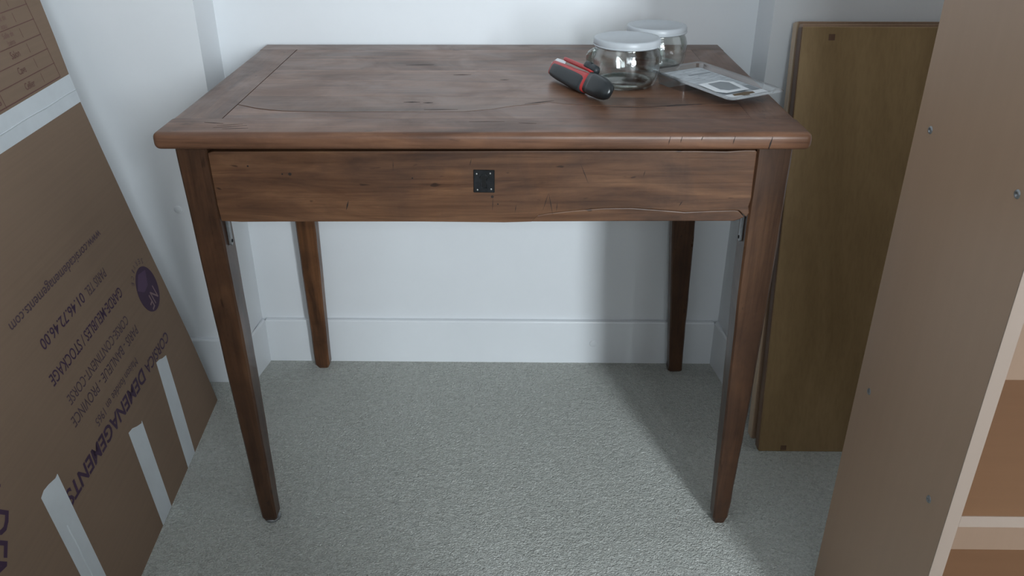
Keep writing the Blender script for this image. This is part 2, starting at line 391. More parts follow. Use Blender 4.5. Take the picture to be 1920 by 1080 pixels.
def leg(levels, mat, glide=False, seed=0):
    """levels: (z, x0, x1, y0, y1) from top to foot"""
    bm = bmesh.new(); fine = []
    for a, b in zip(levels[:-1], levels[1:]):
        n = max(1, int(abs(a[0] - b[0]) / 0.03))
        for k in range(n):
            t = k / n; fine.append([a[i] + (b[i] - a[i]) * t for i in range(5)])
    fine.append(list(levels[-1])); rings = []
    c = 0.0030
    for z, x0, x1, y0, y1 in fine:
        wv = lambda s: 0.0007 * noise.noise(Vector((z * 14, s * 3.1, seed)))
        wv2 = lambda s: 0.0010 * noise.noise(Vector((z * 60, s * 2.3, seed + 5)))
        x0_, x1_, y0_, y1_ = x0 + wv(1), x1 + wv(2), y0 + wv(3), y1 + wv(4)
        q = [(x0_ + c, y0_), (x1_ - c + wv2(1), y0_), (x1_ + wv2(2), y0_ + c), (x1_, y1_ - c), (x1_ - c, y1_), (x0_ + c, y1_), (x0_, y1_ - c), (x0_, y0_ + c)]
        rings.append([bm.verts.new((x, y, z)) for x, y in q])
    for a, b in zip(rings[:-1], rings[1:]):
        for i in range(8): bm.faces.new((a[i], a[(i + 1) % 8], b[(i + 1) % 8], b[i]))
    bm.faces.new(rings[0]); bm.faces.new(rings[-1][::-1])
    o = obj('leg', bm, mat, tbl)
    if glide:
        z, x0, x1, y0, y1 = levels[-1]
        g = lathe_bm([(0, 0.006), (0.0135, 0.006), (0.015, 0.0035), (0.0135, 0.0), (0, 0.0)], 24)
        obj('metal_glide', g, M['steel'], o, True, ((x0 + x1) / 2 + 0.001, (y0 + y1) / 2, 0))
    return o
leg([(0.716, -0.4398, -0.3945, 0.040, 0.088), (0.52, -0.4330, -0.3903, 0.040, 0.086), (0.28, -0.4235, -0.3865, 0.0410, 0.080),
     (0.05, -0.4135, -0.3850, 0.0425, 0.073), (0.012, -0.4105, -0.3845, 0.0430, 0.072), (0.003, -0.407, -0.3875, 0.046, 0.069)], M['leg'], True, 1)
leg([(0.716, 0.3896, 0.4405, 0.040, 0.088), (0.52, 0.3900, 0.4402, 0.040, 0.086), (0.28, 0.3965, 0.4365, 0.041, 0.080),
     (0.05, 0.4020, 0.4305, 0.042, 0.073), (0.014, 0.4030, 0.4290, 0.043, 0.072), (0.0, 0.4065, 0.4255, 0.046, 0.069)], M['leg'], False, 2)
leg([(0.716, -0.4285, -0.381, 0.548, 0.588), (0.375, -0.4255, -0.3830, 0.550, 0.586), (0.04, -0.4225, -0.3888, 0.555, 0.583),
     (0.010, -0.4220, -0.3890, 0.556, 0.583), (0.0, -0.416, -0.394, 0.559, 0.580)], M['leg_orange'], False, 3)
leg([(0.716, 0.3765, 0.4290, 0.538, 0.578), (0.375, 0.3800, 0.4290, 0.539, 0.576), (0.03, 0.4035, 0.4345, 0.542, 0.571),
     (0.016, 0.4045, 0.4345, 0.541, 0.572), (0.004, 0.4035, 0.4355, 0.541, 0.572), (0.0, 0.408, 0.432, 0.545, 0.569)], M['leg'], False, 4)

# drawer: front board with a worn outline, a split lower lip and a chipped corner
DY = 0.0375
lip = [(0.095, 0.6075), (0.13, 0.6115), (0.175, 0.6155), (0.215, 0.6160), (0.255, 0.6130), (0.295, 0.6095), (0.335, 0.6115), (0.368, 0.6125)]
top = [(-0.3925, 0.6990), (-0.385, 0.7015), (-0.2, 0.7020), (0.0, 0.7025), (0.15, 0.7030), (0.30, 0.7030), (0.345, 0.7022), (0.372, 0.7040), (0.386, 0.7038), (0.3885, 0.7015)]
right = [(0.3888, 0.66), (0.3895, 0.630), (0.3875, 0.618), (0.3895, 0.608), (0.3860, 0.6015)]
bot = [(-0.30, 0.5935), (-0.36, 0.5930), (-0.3895, 0.5945), (-0.3915, 0.62)]
low_mid = [(0.07, 0.5938), (0.03, 0.5925), (-0.02, 0.5930), (-0.10, 0.5938)]
front = top + right + [(0.374, 0.6118)] + lip[::-1] + [(0.08, 0.6040)] + low_mid + bot
bm = prism_bm(front[::-1], DY, DY + 0.022, 'xz')
bevel(bm, 0.0013, 2, [e for e in bm.edges if all(abs(v.co.y - DY) < 1e-6 for v in e.verts)])
drw = obj('drawer_front', bm, M['drawer'], tbl)
sl = lip + [(0.374, 0.6112), (0.3835, 0.6015), (0.3760, 0.5975), (0.3690, 0.5950), (0.20, 0.5945), (0.083, 0.5938), (0.066, 0.5938), (0.076, 0.6035)]
bm = prism_bm([(x, z - 0.0004) for x, z in sl], DY + 0.0012, DY + 0.022, 'xz')
bevel(bm, 0.0016, 2, [e for e in bm.edges if all(abs(v.co.y - DY - 0.0012) < 1e-6 for v in e.verts)])
obj('split_lip', bm, M['drawer'], drw)
bm = box_bm(-0.368, -0.356, DY + 0.021, 0.53, 0.6145, 0.690); box_bm(0.356, 0.368, DY + 0.021, 0.53, 0.6145, 0.690, bm)
box_bm(-0.368, 0.368, 0.52, 0.53, 0.6145, 0.690, bm); box_bm(-0.368, 0.368, DY + 0.021, 0.53, 0.6125, 0.618, bm)
obj('drawer_box', bm, M['leg'], tbl)
# lock plate
bm = prism_bm([(-0.0150, 0.6405), (0.0155, 0.6402), (0.0158, 0.6745), (-0.0146, 0.6750)], DY - 0.0016, DY + 0.001, 'xz'); bevel(bm, 0.0006, 1)
obj('escutcheon', bm, M['iron'], drw)
def arcpts(cx, cz, r, a0, a1, n): return [(cx + r * math.cos(math.radians(a0 + (a1 - a0) * i / n)), cz + r * math.sin(math.radians(a0 + (a1 - a0) * i / n))) for i in range(n + 1)]
key = arcpts(0.0, 0.6625, 0.0040, -40, 220, 14) + [(-0.0028, 0.6490), (0.0030, 0.6490)]
obj('keyhole', prism_bm(key[::-1], DY - 0.0019, DY - 0.0012, 'xz'), M['hole'], drw)
rim = [(x * 1.32, 0.657 + (z - 0.657) * 1.16) for x, z in key]
bm = tube_bm([(x, DY - 0.0016, z) for x, z in rim + rim[:1]], 0.0007, 6)
obj('keyhole_rim', bm, M['iron'], drw, True)
for x, z in ((-0.0102, 0.6690), (0.0094, 0.6695), (-0.0094, 0.6446), (0.0106, 0.6455)):
    bm = lathe_bm([(0, 0.0010), (0.0010, 0.0007), (0.0014, 0.0)], 12)
    for v in bm.verts: v.co = Vector((v.co.x, -v.co.z, v.co.y * 1.2))
    obj('nail', bm, M['nail'], drw, True, (x, DY - 0.0015, z))
# scratches and dents, dark with age
def sliver(p0, p1, wd, par, y=None, z=None):
    a = Vector(p0); b = Vector(p1); d = (b - a).normalized(); n_ = Vector((-d.y, d.x))
    q = [a, (a + b) / 2 + n_ * wd / 2, b, (a + b) / 2 - n_ * wd / 2]
    if y is not None: bm = prism_bm([(v.x, v.y) for v in q], y - 0.00025, y + 0.0005, 'xz')
    else: bm = prism_bm([(v.x, v.y) for v in q], z - 0.0005, z + 0.0002, 'xy')
    obj('scratch', bm, M['scratch'], par)
for a, b, wd in (((0.086, 0.612), (0.094, 0.640), 0.0009), ((0.094, 0.640), (0.101, 0.604), 0.0011), ((0.106, 0.610), (0.107, 0.625), 0.0010), ((0.138, 0.686), (0.152, 0.652), 0.0010),
                 ((0.012, 0.611), (0.013, 0.633), 0.0009), ((-0.203, 0.612), (-0.198, 0.628), 0.0022), ((-0.020, 0.680), (-0.017, 0.692), 0.0010), ((0.045, 0.608), (0.047, 0.622), 0.0009),
                 ((0.23, 0.665), (0.232, 0.674), 0.0009), ((-0.13, 0.672), (-0.129, 0.690), 0.0008), ((0.285, 0.618), (0.290, 0.628), 0.0012)):
    sliver(a, b, wd, drw, y=DY)
for x, z, r in ((0.012, 0.6335, 0.0022), (-0.279, 0.668, 0.0024), (-0.29, 0.668, 0.0013), (-0.338, 0.680, 0.0014), (-0.103, 0.662, 0.0012), (0.02, 0.622, 0.0012)):
    bm = prism_bm([(x + r * math.cos(k * 0.785), z + r * math.sin(k * 0.785)) for k in range(8)], DY - 0.0002, DY + 0.0004, 'xz'); obj('scratch', bm, M['scratch'], drw)
fr = [o for o in tbl.children if o.name == 'front_rail'][0]
pk = [o for o in tbl.children if o.name.startswith('plank')]
for a, b, wd, q in (((0.245, 0.1345), (0.335, 0.150), 0.0060, 1), ((0.06, 0.1500), (0.105, 0.168), 0.0040, 1), ((-0.09, 0.118), (-0.04, 0.1185), 0.0020, 1), ((0.16, 0.136), (0.27, 0.126), 0.0030, 0),
                    ((-0.06, 0.335), (-0.03, 0.337), 0.0035, 2), ((-0.15, 0.41), (-0.10, 0.413), 0.0030, 3), ((0.02, 0.30), (0.035, 0.301), 0.0030, 2), ((-0.125, 0.160), (-0.10, 0.160), 0.0045, 1), ((-0.095, 0.156), (-0.08, 0.157), 0.0040, 1)):
    sliver(a, b, wd, pk[q], z=TZ)
for a, b, wd in (((-0.395, 0.052), (-0.366, 0.046), 0.0022), ((-0.372, 0.036), (-0.338, 0.043), 0.0014), ((-0.374, 0.026), (-0.330, 0.036), 0.0016), ((-0.360, 0.020), (-0.325, 0.024), 0.0010),
                 ((-0.02, 0.055), (0.03, 0.056), 0.0010), ((0.05, 0.05), (0.075, 0.046), 0.0012)):
    sliver(a, b, wd, fr, z=TZ)
for x, wd, h in ((0.395, 0.0022, 0.019), (0.256, 0.0010, 0.012), (0.272, 0.0008, 0.009), (0.344, 0.0010, 0.011), (0.30, 0.0008, 0.006)):
    bm = prism_bm([(x + 0.001, TZ - 0.0045), (x - wd, TZ - 0.005 - h * 0.5), (x - wd, TZ - 0.004 - h), (x, TZ - 0.005 - h * 0.5)], -0.0004, 0.001, 'xz'); obj('scratch', bm, M['scratch'], fr)

# drawer stop hooks hanging inside the front legs
for sx, x, zt in ((1, -0.3905, 0.545), (-1, 0.3895, 0.552)):
    y0 = 0.060
    bm = prism_bm([(y0 - 0.0045, 0.612), (y0 - 0.0045, zt + 0.004), (y0, zt), (y0 + 0.0045, zt + 0.004), (y0 + 0.0045, 0.612)], x + (0 if sx > 0 else -0.004), x + (0.004 if sx > 0 else 0), 'yz'); bevel(bm, 0.0006, 1)
    hk = obj('iron_strap', bm, M['steel'], tbl)
    bm = lathe_bm([(0, 0.0016), (0.0022, 0.0012), (0.003, 0.0)], 14)
    for v in bm.verts: v.co = Vector((sx * v.co.z, v.co.x, v.co.y))
    obj('rivet', bm, M['iron'], hk, True, (x + sx * 0.004, y0, zt + 0.008))

# ------------------------------------------------------------------ glass jars
def jar(loc, s, rotz, label):
    t = thing('glass_jar', label, 'jar', loc, rotz, 'lidded glass jars on the table')
    t.scale = (s, s, s * 1.15)
    prof = [(0.0, 0.0035), (0.034, 0.0035), (0.0440, 0.001), (0.0485, 0.004), (0.0525, 0.012), (0.0550, 0.022), (0.0560, 0.033), (0.0555, 0.042), (0.0525, 0.050), (0.0500, 0.0535), (0.0495, 0.058)]
    inner = [(r - 0.0028, z + 0.002) for r, z in prof[3:]][::-1]
    body = obj('jar_body', lathe_bm(prof + [(0.0480, 0.0585)] + inner[1:] + [(0.040, 0.0085), (0.0, 0.0080)], 64), M['glass'], t, True)
    ring = [(0.0405 + 0.0045 * math.cos(a * math.pi / 4), 0.0062 + 0.0035 * math.sin(a * math.pi / 4)) for a in range(8)]
    bm = lathe_bm(ring, 64, closed=True)
    for v in bm.verts:
        v.co += Vector((v.co.x, v.co.y, 0)).normalized() * 0.0022 * noise.noise(v.co * 320); v.co.z += 0.0014 * abs(noise.noise(v.co * 240))
    obj('base_ring', bm, M['glass_base'], body, True)
    for a in (math.pi, 0.12):
        ca, sa = math.cos(a), math.sin(a); pts = []
        for k in range(13):
            th = math.pi * (-0.5 + 1.0 * k / 12)
            zz = 0.040 + 0.0115 * math.sin(th); rad = 0.0530 + 0.0075 * math.cos(th) - (0.0025 if zz > 0.046 else 0); tg = 0.010 * math.sin(th) * 0.8
            pts.append((rad * ca - tg * sa, rad * sa + tg * ca, zz))
        obj('ear', tube_bm(pts, [0.0030 + 0.0016 * math.sin(math.pi * k / 12) for k in range(13)], 10), M['glass_base'], body, True)
    lidp = [(0.0, 0.0655), (0.0440, 0.0655), (0.0475, 0.0668), (0.0520, 0.0668), (0.0535, 0.0655), (0.0538, 0.0572), (0.0528, 0.0560), (0.0518, 0.0572), (0.0515, 0.0630), (0.0, 0.0630)]
    lid = obj('lid', lathe_bm(lidp, 64), M['lid'], t, True)
    bm = lathe_bm([(0.0533 + 0.0012 * math.cos(k * math.pi / 3), 0.0578 + 0.0012 * math.sin(k * math.pi / 3)) for k in range(6)], 64, closed=True)
    obj('lid_rim', bm, M['lid'], lid, True)
    return t
jar((0.2215, 0.270, TZ - 0.0003), 1.0, 0.05, 'round clear glass jar with white plastic lid, beside the red and black cutter')
jar((0.286, 0.392, TZ - 0.0003), 0.965, 0.35, 'clear glass jar with white plastic lid standing behind the other jar')

# ------------------------------------------------------------------ snap-off cutter
k0 = Vector((0.106, 0.312, 0)); k1 = Vector((0.188, 0.147, 0)); kd = (k1 - k0); KL = kd.length
kn = thing('utility_knife', 'black and red retractable utility knife lying on the table top', 'knife', (k0.x, k0.y, TZ), math.atan2(kd.y, kd.x))
ROLL = math.radians(-60)
def kloc(x, a, b):
    """a: across the blade (towards the slider), b: thickness; rolled about the long axis"""
    ca, sa = math.cos(ROLL), math.sin(ROLL)
    # slider side points away from the viewer and up
    y = a * ca * 1.0 + b * sa; z = -a * sa + b * ca
    return Vector((x, y, z + KZ))
KZ = 0.0178
def sect_bm(stations, n=20):
    """stations: (x, centre_a, half_a, half_b) superellipse sections"""
    bm = bmesh.new(); rings = []
    for x, ca_, ha, hb in stations:
        ring = []
        for i in range(n):
            th = 2 * math.pi * i / n; c_, s_ = math.cos(th), math.sin(th)
            e = 0.62
            a = ca_ + ha * math.copysign(abs(c_) ** e, c_); b = hb * math.copysign(abs(s_) ** e, s_)
            ring.append(bm.verts.new(kloc(x, a, b)))
        rings.append(ring)
    for r0, r1 in zip(rings[:-1], rings[1:]):
        for i in range(n): bm.faces.new((r0[i], r0[(i + 1) % n], r1[(i + 1) % n], r1[i]))
    bm.faces.new(rings[0][::-1]); bm.faces.new(rings[-1])
    return bm
obj('red_body', sect_bm([(0.0, -0.001, 0.0105, 0.0060), (0.004, -0.002, 0.0125, 0.0082), (0.03, -0.0030, 0.0140, 0.0090), (0.08, -0.0038, 0.0150, 0.0095), (0.112, -0.0030, 0.0155, 0.0098), (0.128, -0.0010, 0.0168, 0.0104)]), M['knife_red'], kn, True)
obj('grip', sect_bm([(0.008, -0.0040, 0.0102, 0.0088), (0.012, -0.0042, 0.0118, 0.0096), (0.03, -0.0048, 0.0132, 0.0101), (0.08, -0.0058, 0.0145, 0.0106), (0.106, -0.0060, 0.0146, 0.0106), (0.113, -0.0060, 0.0136, 0.0100)]), M['knife_black'], kn, True)
obj('end_cap', sect_bm([(0.1215, -0.0008, 0.0172, 0.0104), (0.135, -0.0010, 0.0176, 0.0112), (0.155, -0.0012, 0.0168, 0.0112), (0.168, -0.0014, 0.0148, 0.0102), (0.177, -0.0016, 0.0112, 0.0080), (0.1815, -0.0018, 0.0060, 0.0044), (0.183, -0.0018, 0.0020, 0.0015)]), M['knife_cap'], kn, True)
obj('slide_rail', sect_bm([(0.022, 0.0185, 0.0026, 0.0030), (0.026, 0.0185, 0.0034, 0.0040), (0.10, 0.0180, 0.0038, 0.0044), (0.122, 0.0150, 0.0030, 0.0042)], 12), M['knife_red'], kn, True)
sl_ = obj('slider', sect_bm([(0.088, 0.0225, 0.0042, 0.0046), (0.092, 0.0235, 0.0060, 0.0056), (0.102, 0.0230, 0.0062, 0.0058), (0.106, 0.0215, 0.0044, 0.0052), (0.110, 0.0225, 0.0056, 0.0056), (0.121, 0.0215, 0.0055, 0.0054), (0.125, 0.0190, 0.0040, 0.0046)], 14), M['knife_black'], kn, True)
bm = bmesh.new()
bp = [(-0.011, 0.0040), (0.0, 0.0150), (0.03, 0.0160), (0.03, 0.002), (0.0, 0.001)]
lo = [bm.verts.new(kloc(x, a, -0.0004)) for x, a in bp]; hi = [bm.verts.new(kloc(x, a, 0.0004)) for x, a in bp]
bm.faces.new(lo[::-1]); bm.faces.new(hi)
for i in range(5): bm.faces.new((lo[i], lo[(i + 1) % 5], hi[(i + 1) % 5], hi[i]))
obj('blade', bm, M['blade'], kn)
lowest = min((c.matrix_basis @ v.co).z for c in kn.children for v in c.data.vertices)
for c in kn.children: c.location.z = -lowest - 0.0002

# ------------------------------------------------------------------ empty blister pack
bo = Vector((0.3585, 0.2275, 0)); bd = Vector((0.105, -0.173, 0)).normalized()
bp_ = thing('blister_pack', 'empty clear plastic blister pack with a printed card insert on the table', 'packaging', (bo.x, bo.y, TZ), math.atan2(bd.y, bd.x))
BL, BW, BZ = 0.098, 0.0575, 0.0185
tilt = lambda x: BZ - 0.035 * x       # slightly lower towards the hang hole end
def rrect(hl, hw, r, n=5):
    pts = []
    for cx_, cy_, a0 in ((hl - r, hw - r, 0), (-hl + r, hw - r, 90), (-hl + r, -hw + r, 180), (hl - r, -hw + r, 270)):
        for k in range(n + 1):
            a = math.radians(a0 + 90 * k / n); pts.append((cx_ + r * math.cos(a), cy_ + r * math.sin(a)))
    return pts
def loft(loops, bm=None, cap=True):
    bm = bm or bmesh.new(); rs = [[bm.verts.new((x, y, z + tilt(x))) for x, y in pts] for pts, z in loops]
    for a, b in zip(rs[:-1], rs[1:]):
        for i in range(len(a)): bm.faces.new((a[i], a[(i + 1) % len(a)], b[(i + 1) % len(a)], b[i]))
    if cap: bm.faces.new(rs[-1])
    return bm
obj('plastic_tray', loft([(rrect(BL, BW, 0.012), 0.0), (rrect(BL - 0.003, BW - 0.003, 0.011), 0.0025), (rrect(BL - 0.009, BW - 0.009, 0.009), 0.0015), (rrect(BL - 0.012, BW - 0.012, 0.008), -0.0045), (rrect(BL - 0.013, BW - 0.013, 0.007), -0.0048)]), M['clear'], bp_)
obj('bubble', loft([([(x - 0.055, y - 0.02) for x, y in rrect(0.034, 0.026, 0.006)], -0.005), ([(x - 0.055, y - 0.02) for x, y in rrect(0.031, 0.023, 0.005)], -0.0205)]), M['clear'], bp_)
def flat(name, pts, z, mat, th=0.0004):
    bm = bmesh.new()
    lo = [bm.verts.new((x, y, z + tilt(x))) for x, y in pts]; hi = [bm.verts.new((x, y, z + th + tilt(x))) for x, y in pts]
    bm.faces.new(lo[::-1]); bm.faces.new(hi)
    for i in range(len(pts)): bm.faces.new((lo[i], lo[(i + 1) % len(pts)], hi[(i + 1) % len(pts)], hi[i]))
    return obj(name, bm, mat, bp_)
flat('card_insert', rrect(BL - 0.0145, BW - 0.0145, 0.006), -0.0046, M['insert'])
flat('hang_tab', [(0.062, -0.042), (0.085, -0.040), (0.085, 0.040), (0.062, 0.042)], -0.0041, M['insert_white'])
flat('printed_panel', [(0.005, -0.038), (0.047, -0.041), (0.060, -0.030), (0.060, 0.016), (0.018, 0.022), (0.002, 0.008)], -0.0012, M['insert_white'])
flat('printed_panel', [(0.011, -0.023), (0.043, -0.027), (0.052, -0.018), (0.052, 0.006), (0.020, 0.012), (0.010, 0.003)], -0.0006, M['insert_grey'])
flat('printed_panel', [(0.034, 0.026), (0.058, 0.026), (0.058, 0.040), (0.034, 0.040)], -0.0041, M['insert_grey'])
flat('hang_hole', [(0.064, -0.022), (0.071, -0.024), (0.073, -0.012), (0.080, -0.007), (0.080, 0.0), (0.073, 0.004), (0.073, 0.016), (0.066, 0.018), (0.063, 0.004)], -0.0036, M['brown_hole'])
for i in range(7):
    x0 = -0.074 + i * 0.0105; ln = 0.030 + 0.022 * random.random()
    flat('printed_text_block', [(x0, 0.036 - ln), (x0 + 0.0045, 0.036 - ln), (x0 + 0.0045, 0.036), (x0, 0.036)], -0.0041, M['insert_grey'] if i in (2,) else M['insert'])

# ------------------------------------------------------------------ boards leaning by the wall
def leaning_board(name, label, p0, dx, ytop, ztop, th, width, mats, cat):
    """p0: front left bottom corner; front face leans back to ytop at ztop; dx: sideways shift of the top"""
    x0, y0 = p0
    t = thing(name, label, cat, (x0, y0, 0))
    nrm = Vector((0, ztop, -(ytop - y0))).normalized()      # into the board
    upv = Vector((dx, ytop - y0, ztop))
    def brick(nm, u0, u1, v0, v1, d0, d1, mat, par, bev=0.001):
        bm = bmesh.new(); vs_ = []
        for d in (d0, d1):
            for v in (v0, v1):
                for u in (u0, u1): vs_.append(bm.verts.new(Vector((u, 0, 0)) + upv * v + nrm * d))
        lift = 0
        for f in ((0, 2, 3, 1), (4, 5, 7, 6), (0, 1, 5, 4), (2, 6, 7, 3), (0, 4, 6, 2), (1, 3, 7, 5)): bm.faces.new([vs_[i] for i in f])
        if bev: bevel(bm, bev, 1)
        return obj(nm, bm, mat, par)
    return t, brick
W2 = 0.43
t, brick = leaning_board('plywood_panel', 'olive brown lipped plywood panel leaning by the wall, in front of the pale-edged board', (0.537, 0.2575), 0.0155, 0.437, 0.803, 0.02, W2, None, 'board')
body = brick('panel', 0.0, W2, 0.0, 1.0, 0.0, 0.017, M['ply'], t)
brick('side_lipping', -0.0012, 0.010, 0.001, 1.0, 0.0035, 0.0245, M['ply_edge'], t)
brick('top_lipping', 0.0, W2, 0.992, 1.006, 0.002, 0.0245, M['ply_red'], t)
for u, v, du, dv in ((0.047, 0.972, 0.011, 0.013), (0.044, 0.004, 0.011, 0.012)):
    brick('notch', u, u + du, v, v + dv, -0.0006, 0.004, M['ply_edge'], t, 0)
for c in t.children: pass
for o in t.children:      # keep the lower edges on the carpet
    zm = min(v.co.z for v in o.data.vertices)
    if zm < -0.0001:
        for v in o.data.vertices: v.co.z = max(v.co.z, -0.0003)
t2, brick = leaning_board('wooden_board', 'pale-edged wooden board standing behind the olive brown plywood panel', (0.5325, 0.2990), 0.0229, 0.478, 0.805, 0.02, W2, None, 'board')
brick('panel', 0.0, W2, 0.0, 1.0, 0.0, 0.024, M['ply_red'], t2)
brick('edge_strip', -0.0022, 0.0005, 0.002, 0.998, 0.0005, 0.0235, M['ply_pale'], t2, 0.0005)
for o in t2.children:
    for v in o.data.vertices: v.co.z = max(v.co.z, -0.0003)

# ------------------------------------------------------------------ bookcase
bx0, bx1, by0, by1, bz1, th = 0.550, 1.35, -0.362, -0.071, 1.96, 0.0165
bc = thing('bookcase', 'tall taupe wood-look bookcase with pale front edges and empty shelves', 'bookcase', ((bx0 + bx1) / 2, (by0 + by1) / 2, 0))
ox, oy = (bx0 + bx1) / 2, (by0 + by1) / 2
def bbox(name, x0, x1, y0, y1, z0, z1, mat, par=bc, bev=0.0004):
    return box(name, x0 - ox, x1 - ox, y0 - oy, y1 - oy, z0, z1, mat, par, bev, 1)
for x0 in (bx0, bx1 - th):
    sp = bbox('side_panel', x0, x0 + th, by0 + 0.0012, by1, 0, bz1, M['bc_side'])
    bbox('edge_band', x0, x0 + th, by0, by0 + 0.0014, 0, bz1, M['bc_edge'], sp, 0.0003)
    if x0 == bx0:
        for y, z in ((-0.1112, 0.7805), (-0.3165, 0.7771), (-0.319, 0.3847), (-0.1115, 0.3992)):
            bm = lathe_bm([(0, 0.0002), (0.0016, 0.0001), (0.0020, 0.0014), (0.0040, 0.0016), (0.0050, 0.0)], 16)
            for v in bm.verts: v.co = Vector((-v.co.z, v.co.x, v.co.y))
            obj('screw', bm, M['steel'], sp, True, (bx0 - ox, y - oy, z))
bbox('back_panel', bx0 + 0.003, bx1 - 0.003, by1 - 0.004, by1 + 0.0005, 0.05, bz1 - 0.002, M['bc_back'])
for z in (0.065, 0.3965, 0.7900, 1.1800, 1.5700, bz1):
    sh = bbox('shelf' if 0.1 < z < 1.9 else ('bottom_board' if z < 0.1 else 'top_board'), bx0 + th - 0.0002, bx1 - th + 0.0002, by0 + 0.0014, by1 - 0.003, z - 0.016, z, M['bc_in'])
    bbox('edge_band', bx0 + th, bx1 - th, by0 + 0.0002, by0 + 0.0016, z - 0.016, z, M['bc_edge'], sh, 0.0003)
bbox('plinth', bx0 + th, bx1 - th, by0 + 0.03, by0 + 0.045, 0, 0.05, M['bc_side'])

# ------------------------------------------------------------------ flattened moving box leaning at the left
CA = Vector((-0.6181, 0.4208, 0.0)); E1 = Vector((0.0729, -0.9973, 0.0)).normalized(); E2 = Vector((-0.2076, -0.0152, 0.9781)).normalized()
CN = E2.cross(E1).normalized()
cb = thing('flattened_cardboard_box', 'flattened brown cardboard moving box with purple print leaning against the wall', 'cardboard box', CA)
cu, cvm = 1.08, 1.165
def P(u, v, n=0.0): return E1 * u + E2 * v + CN * n
def cplate(name, pts, n0, n1, mat, par):
    bm = bmesh.new()
    lo = [bm.verts.new(P(u, v, n0)) for u, v in pts]; hi = [bm.verts.new(P(u, v, n1)) for u, v in pts]
    bm.faces.new(lo[::-1]); bm.faces.new(hi)
    for i in range(len(pts)): bm.faces.new((lo[i], lo[(i + 1) % len(pts)], hi[(i + 1) % len(pts)], hi[i]))
    return obj(name, bm, mat, par)
def fix_floor(o):
    for v in o.data.vertices: v.co.z = max(v.co.z, -0.0003)
edge = [(0.0, 0.0), (-0.004, 0.08), (-0.0065, 0.16), (-0.004, 0.30), (0.0, 0.45), (0.0, 0.60), (-0.002, 0.71)]
fp = cplate('lower_panel', edge + [(cu, 0.71), (cu, 0.0)], -0.005, 0.0, M['card'], cb); fix_floor(fp)
up_ = cplate('upper_flap', [(-0.002, 0.7115), (-0.006, 0.735), (-0.016, 0.80), (-0.024, 0.867), (-0.036, 0.95), (-0.05, cvm), (cu, cvm), (cu, 0.7115)], -0.005, 0.0, M['card'], cb)
bp2 = cplate('rear_panel', [(0.004, 0.003), (-0.001, 0.30), (-0.003, 0.50), (-0.0065, 0.62), (-0.0105, 0.71), (-0.0155, 0.75), (-0.026, 0.82), (-0.034, 0.88), (-0.058, cvm - 0.003), (cu - 0.002, cvm - 0.003), (cu - 0.002, 0.003)], -0.0105, -0.0055, M['card_edge'], cb); fix_floor(bp2)
def tape(pts, par, crease=None, n=0.0):
    o = cplate('packing_tape', pts, n + 0.0001, n + 0.0005, M['tape'], par)
    if crease:
        a, b = Vector(crease[0]), Vector(crease[1]); d = (b - a).normalized(); q = Vector((-d.y, d.x)) * 0.0012
        bm = bmesh.new(); N = 10; L = []; R_ = []; C_ = []
        for k in range(N + 1):
            c = a + (b - a) * k / N + q * math.sin(k * 1.7) * 0.6
            L.append(bm.verts.new(P(c.x + q.x, c.y + q.y, n + 0.0005))); R_.append(bm.verts.new(P(c.x - q.x, c.y - q.y, n + 0.0005))); C_.append(bm.verts.new(P(c.x, c.y, n + 0.0019)))
        for k in range(N): bm.faces.new((L[k], L[k + 1], C_[k + 1], C_[k])); bm.faces.new((C_[k], C_[k + 1], R_[k + 1], R_[k]))
        obj('crease', bm, M['tape'], o)
    return o
tape([(-0.0025, 0.6855), (-0.0045, 0.712), (-0.0065, 0.7365), (0.26, 0.7350), (0.6, 0.7345), (cu, 0.735), (cu, 0.687), (0.31, 0.6870)], fp, ((-0.002, 0.708), (0.42, 0.712)))
tape([(0.1645, 0.2088), (0.150, 0.2065), (0.137, 0.2010), (0.1195, 0.1970), (0.150, 0.100), (0.184, 0.0005), (0.232, 0.0005), (0.200, 0.103)], fp)
tape([(0.3523, 0.1823), (0.336, 0.1800), (0.320, 0.1725), (0.303, 0.1665), (0.299, 0.169), (0.322, 0.08), (0.342, 0.0005), (0.392, 0.0005), (0.373, 0.09)], fp)
tape([(0.6121, 0.2670), (0.600, 0.2705), (0.585, 0.2690), (0.566, 0.2645), (0.558, 0.2660), (0.572, 0.16), (0.592, 0.0005), (0.645, 0.0005), (0.628, 0.12)], fp, ((0.597, 0.20), (0.613, 0.06)))

def text_mesh(body, bold=0.0, shear=0.0, space=1.0):
    cu_ = D.curves.new('t', 'FONT'); cu_.body = body; cu_.size = 1.0; cu_.offset = bold; cu_.shear = shear; cu_.resolution_u = 3; cu_.space_character = space
    o = D.objects.new('t', cu_); COL.objects.link(o)
    bpy.context.view_layer.update()
    dg = bpy.context.evaluated_depsgraph_get(); me = D.meshes.new_from_object(o.evaluated_get(dg))
    D.objects.remove(o); D.curves.remove(cu_)
    return me
def print_text(name, body, origin, rd, upd, length, height, mat, par, bold=0.0, shear=0.0, n=0.0004, space=1.0):
    """origin uv of the text's lower left, rd / upd: unit uv vectors for reading and up; fitted to length and cap height"""
    me = text_mesh(body, bold, shear, space)
    xs = [v.co.x for v in me.vertices]; x0, x1 = min(xs), max(xs)
    sx = length / (x1 - x0); sy = height / 0.70
    rd = Vector(rd); upd = Vector(upd); og = Vector(origin)
    for v in me.vertices:
        q = og + rd * ((v.co.x - x0) * sx) + upd * (v.co.y * sy); v.co = P(q.x, q.y, n)
    me.materials.append(mat); me.name = name
    o = D.objects.new(name, me); COL.objects.link(o); o.parent = par
    return o
UD = dict(rd=(1, 0), upd=(0, -1))
